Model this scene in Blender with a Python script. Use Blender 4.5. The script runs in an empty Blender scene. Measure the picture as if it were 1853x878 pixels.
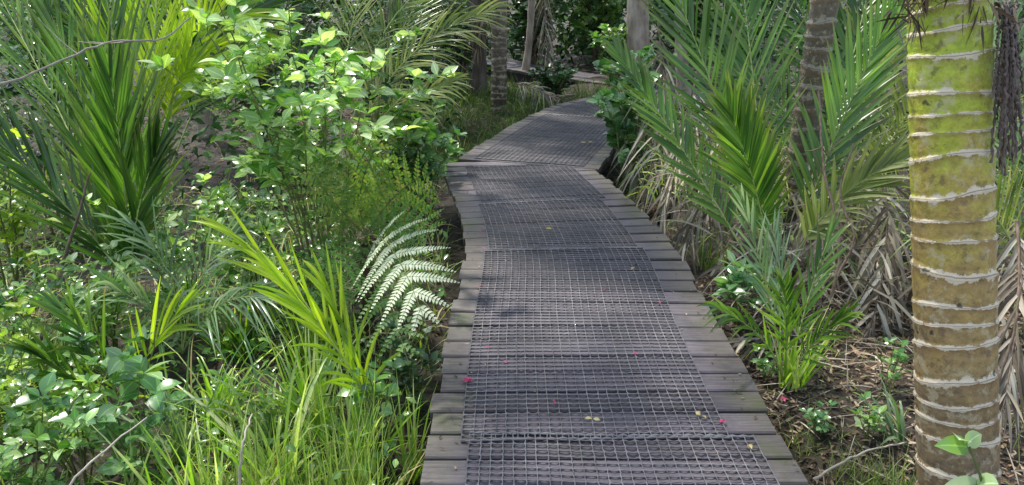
import bpy, math, random
import numpy as np
from mathutils import Vector
RG=np.random.default_rng(11); random.seed(11)
C=bpy.context.scene.collection
F=1350.0; TH=math.radians(19.8); ST,CT=math.sin(TH),math.cos(TH); CH=1.6
def P(px,py,s):
    v=(py-439)/F
    return np.array([s*(px-926.5)/F, s*(CT-v*ST), CH-s*(ST+v*CT)])
def sm(a,b,x):
    t=np.clip((x-a)/(b-a),0,1); return t*t*(3-2*t)
def gz(x,y):
    x=np.asarray(x,float); y=np.asarray(y,float)
    z=-.38+.2*sm(.6,1.6,x)-.0*y
    z=z+.025*np.sin(x*3.1+y*1.3)+.02*np.sin(y*4.3-x*2.2)+.012*np.sin(x*9+1)*np.sin(y*8)
    z=z+.12*sm(9,13,y)+.06*np.clip(np.abs(x)-3,0,8)
    return z
def gp(px,py):
    z=-.3
    for _ in range(8):
        v=(py-439)/F; s=(CH-z)/(ST+v*CT); p=P(px,py,s); z=float(gz(p[0],p[1]))
    p[2]=z; return p
# ---------------------------------------------------------------- mesh builder
class MB:
    def __init__(s): s.v=[];s.f=[];s.a=[];s.n=0
    def add(s,v,f,a):
        s.v.append(v.reshape(-1,3)); s.f.append(f.reshape(-1,4)+s.n); s.a.append(a.reshape(-1,3)); s.n+=len(s.v[-1])
    def build(s,name,mat,parent=None,smooth=True,off=None):
        v=np.concatenate(s.v); f=np.concatenate(s.f); a=np.concatenate(s.a)
        if off is not None: v=v-np.asarray(off)
        me=bpy.data.meshes.new(name)
        me.vertices.add(len(v)); me.vertices.foreach_set('co',v.astype(np.float32).ravel())
        me.loops.add(len(f)*4); me.loops.foreach_set('vertex_index',f.astype(np.int32).ravel())
        me.polygons.add(len(f)); me.polygons.foreach_set('loop_start',np.arange(0,len(f)*4,4,dtype=np.int32))
        me.update(calc_edges=True)
        me.polygons.foreach_set('use_smooth',np.full(len(f),smooth))
        for i,k in enumerate(('rnd','along','across')):
            at=me.attributes.new(k,'FLOAT','POINT'); at.data.foreach_set('value',a[:,i].astype(np.float32).copy())
        me.materials.append(mat)
        o=bpy.data.objects.new(name,me); C.objects.link(o)
        if parent is not None: o.parent=parent
        return o
def tag(o,label,cat,group=None,kind=None):
    o['label']=label; o['category']=cat
    if group: o['group']=group
    if kind: o['kind']=kind
    return o
def thing(name,label,cat,loc=(0,0,0),group=None,kind=None):
    o=bpy.data.objects.new(name,None); C.objects.link(o); o.location=tuple(loc); o.empty_display_size=.1
    return tag(o,label,cat,group,kind)
def nrm(a): return a/np.maximum(np.linalg.norm(a,axis=-1,keepdims=True),1e-9)
BL=np.array([.55,1,.95,.65,.03]); GR=np.array([.7,1,.85,.6,.3,.02]); LF=np.array([.06,.62,1,.93,.52,.02]); RD=np.array([.5,1,1,.8,.42,.02]); PN=np.array([1,.9,.15])
def ribbons(mb,P0,D,N,L,W,dr,prof,fold=.25,rnd=None):
    n=len(P0); T=len(prof); t=np.linspace(0,1,T)
    L=np.broadcast_to(L,(n,)); W=np.broadcast_to(W,(n,)); dr=np.broadcast_to(dr,(n,))
    D=nrm(D)
    pos=P0[:,None,:]+D[:,None,:]*(L[:,None]*t)[...,None]
    pos[...,2]-=(dr*L)[:,None]*t**2
    tan=np.repeat(D[:,None,:],T,1).copy(); tan[...,2]-=2*dr[:,None]*t; tan=nrm(tan)
    S=nrm(np.cross(tan,N[:,None,:])); NN=np.cross(S,tan)
    w=(W[:,None]*prof/2)[...,None]
    v=np.stack([pos-S*w+NN*fold*w,pos,pos+S*w+NN*fold*w],axis=2)
    i=np.arange(n)[:,None,None]*(T*3)+np.arange(T-1)[None,:,None]*3+np.arange(2)[None,None,:]
    f=np.stack([i,i+1,i+4,i+3],-1)
    if rnd is None: rnd=RG.random(n)
    a=np.empty((n,T,3,3)); a[...,0]=rnd[:,None,None]; a[...,1]=t[None,:,None]; a[...,2]=np.array([-1,0,1.])
    mb.add(v,f,a)
def tube(mb,pts,rad,sides=5,rnd=None,t0=0,t1=1):
    pts=np.asarray(pts,float); k=len(pts); rad=np.broadcast_to(rad,(k,))
    T=nrm(np.gradient(pts,axis=0)); ref=np.array([.31,.17,.93]) if abs(T[0][2])<.9 else np.array([1,.1,0.])
    A=nrm(np.cross(T,ref)); B=np.cross(T,A)
    th=np.linspace(0,2*np.pi,sides,endpoint=False)
    v=pts[:,None]+rad[:,None,None]*(A[:,None]*np.cos(th)[None,:,None]+B[:,None]*np.sin(th)[None,:,None])
    i=np.arange(k-1)[:,None]*sides; j=np.arange(sides)[None,:]; j2=(j+1)%sides
    f=np.stack([i+j,i+j2,i+sides+j2,i+sides+j],-1)
    a=np.empty((k,sides,3)); a[...,0]=random.random() if rnd is None else rnd; a[...,1]=np.linspace(t0,t1,k)[:,None]; a[...,2]=0
    mb.add(v,f,a)
def bez(a,b,c,k=14):
    t=np.linspace(0,1,k)[:,None]; return (1-t)**2*a+2*t*(1-t)*b+t*t*c
def arc(base,az,el,L,droop,k=14):
    t=np.linspace(0,1,k); e=el-droop*t**1.4
    d=np.stack([np.cos(az)*np.cos(e),np.sin(az)*np.cos(e),np.sin(e)],-1)
    return np.asarray(base)+np.concatenate([[[0,0,0]],np.cumsum(d[:-1]*L/(k-1),0)])
# ---------------------------------------------------------------- materials
def newmat(name):
    m=bpy.data.materials.new(name); m.use_nodes=True; nt=m.node_tree; nt.nodes.clear(); return m,nt
def nd(nt,t,**k):
    n=nt.nodes.new(t)
    for a,b in k.items(): setattr(n,a,b)
    return n
def ramp(nt,fac,cols,pos=None):
    r=nt.nodes.new('ShaderNodeValToRGB'); e=r.color_ramp.elements
    if pos is None: pos=[i/(len(cols)-1) for i in range(len(cols))]
    while len(e)<len(cols): e.new(.5)
    for i,c in enumerate(cols): e[i].position=pos[i]; e[i].color=(*c,1)
    nt.links.new(fac,r.inputs[0]); return r.outputs[0]
def attr(nt,name):
    n=nt.nodes.new('ShaderNodeAttribute'); n.attribute_name=name; return n.outputs['Fac']
def math_(nt,op,a,b=None,c=None):
    n=nt.nodes.new('ShaderNodeMath'); n.operation=op
    for i,x in enumerate((a,b,c)):
        if x is None: continue
        if isinstance(x,(int,float)): n.inputs[i].default_value=x
        else: nt.links.new(x,n.inputs[i])
    return n.outputs[0]
def mixc(nt,fac,a,b,mode='MIX'):
    n=nt.nodes.new('ShaderNodeMix'); n.data_type='RGBA'; n.blend_type=mode
    for s,x in ((n.inputs[0],fac),(n.inputs[6],a),(n.inputs[7],b)):
        if isinstance(x,(int,float)): s.default_value=x
        elif isinstance(x,tuple): s.default_value=(*x,1)
        else: nt.links.new(x,s)
    return n.outputs[2]
def noise(nt,scale,detail=3,rough=.5,stretch=None):
    tc=nt.nodes.new('ShaderNodeTexCoord'); v=tc.outputs['Object']
    if stretch:
        mp=nt.nodes.new('ShaderNodeMapping'); mp.inputs['Scale'].default_value=stretch; nt.links.new(v,mp.inputs[0]); v=mp.outputs[0]
    n=nt.nodes.new('ShaderNodeTexNoise'); n.inputs['Scale'].default_value=scale; n.inputs['Detail'].default_value=detail; n.inputs['Roughness'].default_value=rough
    nt.links.new(v,n.inputs['Vector']); return n.outputs['Fac']
def leafmat(name,cols,trans=.35,rough=.38,rib=.35,tip=None,spec=.5,tcol=(1.5,1.6,.6)):
    m,nt=newmat(name)
    col=ramp(nt,attr(nt,'rnd'),cols)
    var=ramp(nt,noise(nt,2.3,2),[(.45,.5,.48),(1.4,1.35,1.15)],[.3,.7])
    col=mixc(nt,1.0,col,var,'MULTIPLY')
    ac=math_(nt,'ABSOLUTE',attr(nt,'across'))
    ribm=math_(nt,'MULTIPLY',math_(nt,'LESS_THAN',ac,.1),rib)
    col=mixc(nt,ribm,col,mixc(nt,1.0,col,(2.2,2.1,2.4),'MULTIPLY'))
    if tip:
        tm=math_(nt,'MULTIPLY',math_(nt,'POWER',attr(nt,'along'),5.0),.8)
        col=mixc(nt,tm,col,tip)
    p=nd(nt,'ShaderNodeBsdfPrincipled'); nt.links.new(col,p.inputs['Base Color']); p.inputs['Roughness'].default_value=rough; p.inputs['Specular IOR Level'].default_value=spec
    tr=nd(nt,'ShaderNodeBsdfTranslucent'); nt.links.new(mixc(nt,1.0,col,tcol,'MULTIPLY'),tr.inputs[0])
    mx=nd(nt,'ShaderNodeMixShader'); mx.inputs[0].default_value=trans
    nt.links.new(p.outputs[0],mx.inputs[1]); nt.links.new(tr.outputs[0],mx.inputs[2])
    o=nd(nt,'ShaderNodeOutputMaterial'); nt.links.new(mx.outputs[0],o.inputs[0]); return m
def plain(name,cols,scale=8,rough=.8,bump=.3,stretch=None,spec=.3):
    m,nt=newmat(name); nz=noise(nt,scale,5,.6,stretch)
    col=ramp(nt,nz,cols,[.3+.4*i/(len(cols)-1) for i in range(len(cols))])
    col=mixc(nt,1.0,col,ramp(nt,attr(nt,'rnd'),[(.75,.75,.75),(1.25,1.22,1.2)]),'MULTIPLY')
    p=nd(nt,'ShaderNodeBsdfPrincipled'); nt.links.new(col,p.inputs['Base Color']); p.inputs['Roughness'].default_value=rough; p.inputs['Specular IOR Level'].default_value=spec
    b=nd(nt,'ShaderNodeBump'); b.inputs['Strength'].default_value=bump; b.inputs['Distance'].default_value=.02; nt.links.new(nz,b.inputs['Height']); nt.links.new(b.outputs[0],p.inputs['Normal'])
    o=nd(nt,'ShaderNodeOutputMaterial'); nt.links.new(p.outputs[0],o.inputs[0]); return m
M={}
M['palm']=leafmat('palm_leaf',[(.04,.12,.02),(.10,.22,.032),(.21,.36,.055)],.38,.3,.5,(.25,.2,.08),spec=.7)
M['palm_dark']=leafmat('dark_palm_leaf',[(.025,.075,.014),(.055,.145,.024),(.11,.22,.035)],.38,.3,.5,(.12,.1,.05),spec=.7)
M['palm_bright']=leafmat('palm_leaf_lime_backlit',[(.22,.36,.03),(.36,.5,.035),(.48,.6,.05)],.5,.34,.4)  # backlight put into the colour for top fronds; seedlings are yellow green themselves
M['palm_olive']=leafmat('palm_leaf_olive',[(.11,.17,.04),(.22,.28,.08),(.4,.42,.2)],.35,.42,.4,(.38,.3,.16))
M['palm_blue']=leafmat('palm_leaf_blue',[(.1,.2,.09),(.22,.35,.18),(.42,.52,.38)],.3,.28,.4)
M['leaf']=leafmat('shrub_leaf',[(.04,.12,.022),(.09,.24,.045),(.2,.38,.09),(.36,.53,.22)],.3,.25,.5,spec=.9)
M['leaf_pale']=leafmat('pale_shrub_leaf',[(.08,.22,.045),(.2,.38,.09),(.4,.57,.23),(.62,.74,.5)],.35,.22,.5,spec=1.0)
M['leaf_yellow']=leafmat('lime_leaf',[(.15,.28,.035),(.28,.44,.06),(.44,.56,.08)],.4,.33,.5)
M['leaf_dark']=leafmat('dark_leaf',[(.018,.055,.018),(.04,.11,.032),(.1,.21,.075)],.2,.28,.4,spec=.6)
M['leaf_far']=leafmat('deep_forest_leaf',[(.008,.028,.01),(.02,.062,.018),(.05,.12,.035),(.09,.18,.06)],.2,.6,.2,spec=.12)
M['leaf_blue']=leafmat('bluish_leaf',[(.055,.17,.055),(.13,.3,.1),(.3,.47,.24)],.28,.27,.5,spec=.9)
M['grass']=leafmat('grass_blade',[(.09,.17,.035),(.19,.32,.06),(.34,.45,.13),(.5,.52,.3)],.35,.4,.3)
M['grass_dim']=leafmat('grass_blade_shade_tint',[(.04,.085,.018),(.09,.16,.035),(.18,.26,.08)],.3,.5,.3,spec=.3)  # darker copy of the grass, with shade put into the colour
M['grass_bright']=leafmat('lush_grass_blade',[(.16,.34,.035),(.3,.52,.055),(.46,.62,.14),(.68,.73,.42)],.4,.28,.4,spec=.8)
M['fern']=leafmat('fern_leaf',[(.08,.17,.03),(.14,.25,.05),(.24,.27,.07)],.35,.5,.2)
M['fern_green']=leafmat('green_fern_leaf',[(.07,.19,.035),(.15,.31,.06)],.35,.5,.2)
M['silver']=leafmat('silver_fern_leaf',[(.48,.56,.4),(.68,.74,.58)],.2,.5,.0,tcol=(.8,1,.6))
M['dead']=leafmat('dead_leaf',[(.075,.058,.047),(.2,.165,.135),(.38,.335,.29),(.6,.57,.53)],.2,.6,.1,spec=.4,tcol=(1,.9,.75))
M['litter']=leafmat('litter_leaf',[(.035,.023,.016),(.09,.06,.04),(.19,.13,.09),(.38,.31,.25)],.05,.75,.1,spec=.3,tcol=(1,.9,.7))
M['stem']=plain('green_stem',[(.08,.11,.03),(.18,.2,.07)],20,.6)
M['rachis']=plain('frond_rib',[(.24,.32,.09),(.4,.45,.18)],15,.45)
M['twig']=plain('brown_twig',[(.08,.055,.04),(.24,.18,.135)],25,.85)
M['bark']=plain('tree_bark',[(.03,.024,.02),(.09,.075,.06),(.18,.155,.13)],6,.9,1.0,stretch=(1,1,.25))
M['palebark']=plain('pale_bark',[(.16,.125,.105),(.33,.275,.23),(.5,.44,.38)],7,.9,1.0,stretch=(1,1,.35))
M['fernbark']=plain('fern_trunk_fibre',[(.03,.018,.01),(.12,.075,.045)],30,.95,1.0)
M['timber_dark']=plain('bearer_timber',[(.02,.018,.018),(.06,.052,.05)],10,.8)
M['pink']=leafmat('pink_petal',[(.5,.03,.16),(.68,.09,.28)],.3,.5,0,tcol=(1.2,.7,1))
M['yellowleaf']=leafmat('fallen_yellow_leaf',[(.42,.34,.12),(.55,.46,.24)],.2,.5,.3,tcol=(1,1,.5))
M['straw']=leafmat('straw_blade',[(.3,.23,.11),(.48,.4,.22),(.6,.5,.34)],.3,.55,.2,tcol=(1,.9,.6))
def soil():
    m,nt=newmat('forest_soil'); a=noise(nt,1.2,4); b=noise(nt,22,6,.7)
    c=ramp(nt,b,[(.01,.007,.005),(.036,.025,.018),(.1,.072,.052)],[.3,.5,.72])
    g=ramp(nt,a,[(0,0,0),(1,1,1)],[.52,.66]); c=mixc(nt,math_(nt,'MULTIPLY',g,.4),c,(.05,.06,.018))
    p=nd(nt,'ShaderNodeBsdfPrincipled'); nt.links.new(c,p.inputs['Base Color']); p.inputs['Roughness'].default_value=.8
    bu=nd(nt,'ShaderNodeBump'); bu.inputs['Strength'].default_value=1; bu.inputs['Distance'].default_value=.04; nt.links.new(b,bu.inputs['Height']); nt.links.new(bu.outputs[0],p.inputs['Normal'])
    o=nd(nt,'ShaderNodeOutputMaterial'); nt.links.new(p.outputs[0],o.inputs[0]); return m
M['soil']=soil()
def plankmat():
    m,nt=newmat('weathered_boards')
    g=noise(nt,6,6,.65,(.7,14,6)); big=noise(nt,1.6,3); st=noise(nt,5,5,.7)
    c=ramp(nt,g,[(.058,.05,.06),(.104,.092,.108),(.17,.154,.175)],[.3,.5,.72])
    c=mixc(nt,1.0,c,ramp(nt,attr(nt,'rnd'),[(.6,.58,.6),(1.0,1.0,1.0),(1.35,1.3,1.28)]),'MULTIPLY')
    c=mixc(nt,math_(nt,'MULTIPLY',ramp(nt,big,[(0,0,0),(1,1,1)],[.45,.7]),.3),c,(.15,.12,.115))
    e=ramp(nt,math_(nt,'ABSOLUTE',attr(nt,'across')),[(0,0,0),(1,1,1)],[.74,.9])
    ec=ramp(nt,g,[(.062,.053,.042),(.18,.155,.12)],[.3,.7]); c=mixc(nt,math_(nt,'MULTIPLY',e,.65),c,ec)
    c=mixc(nt,math_(nt,'MULTIPLY',ramp(nt,st,[(0,0,0),(1,1,1)],[.5,.68]),.6),c,(.045,.038,.036))
    mo=ramp(nt,noise(nt,2.8,5,.7),[(0,0,0),(1,1,1)],[.52,.64]); mo=math_(nt,'MULTIPLY',mo,math_(nt,'MULTIPLY',e,.55)); c=mixc(nt,mo,c,(.075,.09,.025))
    p=nd(nt,'ShaderNodeBsdfPrincipled'); nt.links.new(c,p.inputs['Base Color'])
    nt.links.new(ramp(nt,big,[(.4,.4,.4),(.65,.65,.65)],[.35,.65]),p.inputs['Roughness']); p.inputs['Specular IOR Level'].default_value=.4
    bu=nd(nt,'ShaderNodeBump'); bu.inputs['Strength'].default_value=.6; bu.inputs['Distance'].default_value=.006; nt.links.new(g,bu.inputs['Height']); nt.links.new(bu.outputs[0],p.inputs['Normal'])
    o=nd(nt,'ShaderNodeOutputMaterial'); nt.links.new(p.outputs[0],o.inputs[0]); return m
M['plank']=plankmat()
M['net']=plain('netting_strand',[(.085,.082,.09),(.2,.193,.205)],10,.5,.1,spec=.5)
def nikaubark(name,green=1.0):
    m,nt=newmat(name)
    k=attr(nt,'along'); h=attr(nt,'rnd')
    n1=noise(nt,7,5,.65); n2=noise(nt,38,5,.7); n4=noise(nt,18,5,.7)
    hh=math_(nt,'ADD',h,math_(nt,'MULTIPLY',math_(nt,'SUBTRACT',n1,.5),.9))
    cols=[(.2,.15,.1),(.3,.21,.11),(.4,.28,.1),(.43,.35,.07),(.42,.46,.05),(.36,.5,.04)]
    if green<.5: cols=[(.06,.05,.042),(.13,.105,.085),(.18,.15,.12),(.24,.2,.165),(.17,.16,.1),(.22,.2,.14)]
    c=ramp(nt,hh,cols,[0,.22,.46,.62,.76,1])
    c=mixc(nt,1.0,c,ramp(nt,n2,[(.6,.58,.52),(1.22,1.2,1.12)],[.3,.7]),'MULTIPLY')
    kk=math_(nt,'ADD',k,math_(nt,'MULTIPLY',math_(nt,'SUBTRACT',n1,.5),.14)); fr=math_(nt,'FRACT',kk)
    d=math_(nt,'MINIMUM',fr,math_(nt,'SUBTRACT',1.0,fr))
    thick=math_(nt,'ADD',.012,math_(nt,'MULTIPLY',math_(nt,'MAXIMUM',math_(nt,'SUBTRACT',n4,.40),0),.7))
    sc=math_(nt,'LESS_THAN',d,thick)
    below=math_(nt,'MULTIPLY',ramp(nt,fr,[(0,0,0),(1,1,1)],[.6,.98]),.6)
    c=mixc(nt,below,c,(.23,.13,.06))
    lich=math_(nt,'MULTIPLY',ramp(nt,n4,[(0,0,0),(1,1,1)],[.53,.6]),.55); c=mixc(nt,lich,c,(.5,.43,.28))
    gr=math_(nt,'MULTIPLY',ramp(nt,noise(nt,25,4,.7),[(0,0,0),(1,1,1)],[.56,.64]),.6); c=mixc(nt,gr,c,(.12,.08,.045))
    c=mixc(nt,math_(nt,'MULTIPLY',sc,.85),c,(.66,.57,.43) if green>.5 else (.32,.29,.25))
    c=mixc(nt,math_(nt,'MULTIPLY',math_(nt,'LESS_THAN',d,.014),.65),c,(.14,.07,.03))
    sp=ramp(nt,noise(nt,10,3),[(1,1,1),(0,0,0)],[.285,.31]); c=mixc(nt,math_(nt,'MULTIPLY',sp,.85),c,(.02,.016,.012))
    p=nd(nt,'ShaderNodeBsdfPrincipled'); nt.links.new(c,p.inputs['Base Color']); p.inputs['Roughness'].default_value=.5; p.inputs['Specular IOR Level'].default_value=.45
    bu=nd(nt,'ShaderNodeBump'); bu.inputs['Strength'].default_value=.8; bu.inputs['Distance'].default_value=.008
    nt.links.new(math_(nt,'ADD',math_(nt,'MULTIPLY',n2,.6),math_(nt,'MULTIPLY',sc,.5)),bu.inputs['Height']); nt.links.new(bu.outputs[0],p.inputs['Normal'])
    o=nd(nt,'ShaderNodeOutputMaterial'); nt.links.new(p.outputs[0],o.inputs[0]); return m
M['nikau']=nikaubark('green_ringed_bark'); M['nikau_old']=nikaubark('grey_ringed_bark',0)
# ---------------------------------------------------------------- plant generators
def frond(mbL,mbR,pts,S,nl,LL,LW,a0=50,a1=18,vee=20,start=.15,ld=.12,rr=.008,jit=.08,fold=.35):
    pts=np.asarray(pts); k=len(pts); T=nrm(np.gradient(pts,axis=0))
    S=np.broadcast_to(S,(k,3)); S=nrm(S-T*(S*T).sum(-1,keepdims=True)); N=np.cross(S,T)
    tube(mbR,pts,np.linspace(rr,rr*.25,k),5)
    tt=np.linspace(0,1,k)
    u=np.linspace(0,1,nl); pos_t=start+(1-start)*u
    it=lambda A: np.stack([np.interp(pos_t,tt,A[:,j]) for j in range(3)],-1)
    p,t_,s_,n_=it(pts),nrm(it(T)),nrm(it(S)),nrm(it(N))
    for sg in (-1,1):
        a=np.radians(a0+(a1-a0)*u)+RG.normal(0,jit,nl); v=np.radians(vee)+RG.normal(0,jit*1.5,nl)
        lat=s_*(sg*np.cos(v))[:,None]+n_*np.sin(v)[:,None]
        d=t_*np.cos(a)[:,None]+lat*np.sin(a)[:,None]+RG.normal(0,jit*.4,(nl,3))
        nn=n_*np.cos(v)[:,None]-s_*(sg*np.sin(v))[:,None]+RG.normal(0,.3,(nl,3))
        L=LL*(.5+.5*np.sin(np.pi*np.clip(u*.85+.12,0,1)))*RG.uniform(.85,1.1,nl)
        ribbons(mbL,p,d,nn,L,LW*RG.uniform(.75,1.15,nl),ld*RG.uniform(.3,1.9,nl),BL,fold)
def fernfrond(mbL,mbR,pts,S,npin,PL,ppl,rr=.005,start=.12,droop=.15,wd=.009,pf=.13,jn=.12,a0=68,a1=40):
    pts=np.asarray(pts); k=len(pts); T=nrm(np.gradient(pts,axis=0))
    S=np.broadcast_to(S,(k,3)); S=nrm(S-T*(S*T).sum(-1,keepdims=True)); N=np.cross(S,T)
    tube(mbR,pts,np.linspace(rr,rr*.2,k),4); tt=np.linspace(0,1,k)
    for sg in (-1,1):
        for i in range(npin):
            u=i/(npin-1); q=start+(1-start)*u*.98
            g=lambda A: np.array([np.interp(q,tt,A[:,j]) for j in range(3)])
            p,t_,s_,n_=g(pts),g(T),g(S),g(N)
            L=PL*(math.sin(math.pi*min(1,.28+.72*u))**.8+.06)*random.uniform(.92,1.06)
            a=math.radians(a0+(a1-a0)*u)+random.gauss(0,.05)
            d=t_*math.cos(a)+s_*sg*math.sin(a)+RG.normal(0,.04,3); d/=np.linalg.norm(d)
            m=max(5,int(ppl*L/PL)); w=np.linspace(0,1,m); pp=p+d*(L*w)[:,None]; pp[:,2]-=droop*random.uniform(.6,1.4)*L*w**2
            tube(mbR,pp[::max(1,m//5)],rr*.3,3)
            sd=np.cross(d,n_)
            pl=PL*pf*(1-w**1.6)*(.5+.5*L/PL)+.003
            for s2 in (-1,1):
                dd=d*.45+sd*s2+RG.normal(0,.06,(m,3))
                ribbons(mbL,pp,dd,np.broadcast_to(n_,(m,3))+RG.normal(0,jn,(m,3)),pl,np.minimum(wd,L/m*.85),.1,PN,.1)
def pxfr(fr):
    (x1,y1,s1),(x2,y2,s2),(x3,y3,s3)=fr[:3]
    return bez(P(x1,y1,s1),P(x2,y2,s2),P(x3,y3,s3))
def sidevec(pts,up=.45):
    T=nrm(np.gradient(pts,axis=0)); tocam=nrm(np.array([0,0,CH])-pts); n0=nrm(tocam*(1-up)+np.array([0,0,1.])*up)
    return nrm(np.cross(T,n0))
def palm(name,label,cat,base,fronds,mat='palm',group=None,nl=44,LL=.6,LW=.03,rr=.009,**kw):
    t=thing(name,label,cat,base,group)
    for fr in fronds:
        o=dict(nl=nl,LL=LL,LW=LW,rr=rr); o.update(kw); m=mat; up=.45
        if len(fr)>3:
            e=dict(fr[3]); m=e.pop('mat',mat); up=e.pop('up',.45); o.update(e)
        pts=pxfr(fr)
        L_,R_=MB(),MB(); frond(L_,R_,pts,sidevec(pts,up),**o)
        f=L_.build('frond',M[m],t,off=base); R_.build('rachis',M['rachis'] if 'dead' not in m else M['twig'],f,off=base)
    return t
def shrub(name,label,cat,base,H,spread,ns,nb,nl,ll,lw,mat='leaf',prof=LF,group=None,lean=(0,0),lo=.2,r=.008,ldr=.25,smat='stem',blen=.35,upn=.6):
    t=thing(name,label,cat,base,group); S_,L_=MB(),MB()
    PP,DD=[],[]
    for i in range(ns):
        az=2*math.pi*(i+random.random())/ns; q=spread*random.uniform(.35,1)
        top=np.array([math.cos(az)*q+lean[0],math.sin(az)*q+lean[1],H*random.uniform(.72,1.02)])
        b0=np.array([math.cos(az),math.sin(az),0])*min(.06,spread*.1); b0[2]=-.04
        mid=np.array([top[0]*.25,top[1]*.25,H*.55]); pts=bez(b0,mid,top,9)+RG.normal(0,.008*H,(9,3))
        tube(S_,pts,np.linspace(r,r*.35,9),5)
        T=nrm(np.gradient(pts,axis=0)); tt=np.linspace(0,1,9)
        for j in range(nb):
            u=lo+(1-lo)*((j+random.random())/nb); g=lambda A: np.array([np.interp(u,tt,A[:,c]) for c in range(3)])
            a=random.uniform(0,2*math.pi); d=np.array([math.cos(a),math.sin(a),random.uniform(.1,.9)])+.5*g(T); d/=np.linalg.norm(d)
            l=H*blen*random.uniform(.4,1)*(1.15-.6*u); p0=g(pts); bp=bez(p0,p0+d*l*.5,p0+d*l+np.array([0,0,-.12*l]),5)
            tube(S_,bp,np.linspace(r*.4,r*.15,5),3)
            w=np.sort(RG.uniform(.25,1,nl)); bb=np.stack([np.interp(w,np.linspace(0,1,5),bp[:,c]) for c in range(3)],-1)
            ph=RG.uniform(0,6.3)+np.arange(nl)*2.4
            sd=np.stack([np.cos(ph),np.sin(ph),RG.uniform(-.25,.5,nl)],-1)
            PP.append(bb); DD.append(sd+d*.7)
    PP=np.concatenate(PP); DD=np.concatenate(DD); n=len(PP)
    N=np.stack([RG.normal(0,.5,n),RG.normal(-.15,.5,n),np.full(n,upn+.3)],-1)
    sz=RG.uniform(.45,1.15,n)
    ribbons(L_,PP,DD,N,ll*sz,lw*sz,RG.uniform(0,2*ldr,n),prof,.2)
    S_.build('stem',M[smat],t); L_.build('foliage',M[mat],t); return t
def tuft_geo(mb,base,n,L,W,rad,el=(50,86),dr=(.1,.6),az=None,azr=360):
    a=RG.uniform(0,2*np.pi,n) if az is None else np.radians(az)+RG.uniform(-.5,.5,n)*np.radians(azr)
    e=np.radians(RG.uniform(el[0],el[1],n)); q=rad*np.sqrt(RG.random(n)); a2=RG.uniform(0,2*np.pi,n)
    b=np.asarray(base)+np.stack([np.cos(a2)*q,np.sin(a2)*q,np.full(n,-.02)],-1)
    d=np.stack([np.cos(a)*np.cos(e),np.sin(a)*np.cos(e),np.sin(e)],-1)
    N=np.stack([-np.cos(a)*np.sin(e),-np.sin(a)*np.sin(e),np.cos(e)],-1)+RG.normal(0,.3,(n,3))
    ribbons(mb,b,d,N,L*RG.uniform(.45,1.1,n),W*RG.uniform(.6,1.2,n),RG.uniform(dr[0],dr[1],n),GR,.35)
def tuft(name,label,cat,base,n,L,W,rad,mat='grass',group=None,**k):
    mb=MB(); tuft_geo(mb,(0,0,0),n,L,W,rad,**k); o=mb.build(name,M[mat]); o.location=tuple(base); return tag(o,label,cat,group)
# ================================================================ SETTING: ground
xs=np.concatenate([np.linspace(-60,-6,28)[:-1],np.linspace(-6,6,121),np.linspace(6,60,28)[1:]])
ys=np.concatenate([np.linspace(-10,0,12)[:-1],np.linspace(0,14,141),np.linspace(14,90,40)[1:]])
X,Y=np.meshgrid(xs,ys); Z=gz(X,Y)
mb=MB(); v=np.stack([X,Y,Z],-1); nx=len(xs); i=np.arange(len(ys)-1)[:,None]*nx+np.arange(nx-1)[None]
mb.add(v,np.stack([i,i+1,i+nx+1,i+nx],-1),np.full(v.shape,.5))
tag(mb.build('ground',M['soil']),'dark brown forest soil beside the boardwalk','ground',kind='structure')
# ================================================================ BOARDWALK
def catm(pts,per=24):
    pts=np.array(pts,float); p=np.vstack([2*pts[0]-pts[1],pts,2*pts[-1]-pts[-2]]); out=[]
    for i in range(1,len(p)-2):
        t=np.linspace(0,1,per,endpoint=False)[:,None]
        out.append(.5*((2*p[i])+(-p[i-1]+p[i+1])*t+(2*p[i-1]-5*p[i]+4*p[i+1]-p[i+2])*t**2+(-p[i-1]+3*p[i]-3*p[i+1]+p[i+2])*t**3))
    return np.vstack(out+[pts[-1:]])
class Path:
    def __init__(s,pts,z=0.):
        s.c=catm(pts); s.d=np.concatenate([[0],np.cumsum(np.linalg.norm(np.diff(s.c,axis=0),axis=1))]); s.L=s.d[-1]; s.z=z
        s.T=nrm(np.gradient(s.c,axis=0))
    def at(s,d,u,h=0):
        d=np.asarray(d,float); c=np.stack([np.interp(d,s.d,s.c[:,j]) for j in (0,1)],-1); T=nrm(np.stack([np.interp(d,s.d,s.T[:,j]) for j in (0,1)],-1))
        p=c+np.stack([T[...,1],-T[...,0]],-1)*np.asarray(u)[...,None]
        return np.concatenate([p,np.broadcast_to(np.asarray(h+s.z,float)[...,None] if np.ndim(h) else np.full(p.shape[:-1]+(1,),h+s.z),p.shape[:-1]+(1,))],-1)
W=1.30
paths=[Path([(.36,-.6),(.35,1),(.347,2.1),(.345,3.2),(.365,4.2),(.29,5.05),(.165,5.78),(.06,6.4),(.03,6.75)]),
       Path([(.12,6.5),(.40,7.4),(.80,8.6),(1.15,9.35),(1.75,10.1),(2.4,10.55)],.009),
       Path([(2.9,10.9),(2.1,12.0),(1.2,13.1),(.2,14.4),(-.5,16)],-.06)]
bw=thing('boardwalk','weathered timber boardwalk covered with grey anti-slip netting, winding between palms','boardwalk',kind='structure')
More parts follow.
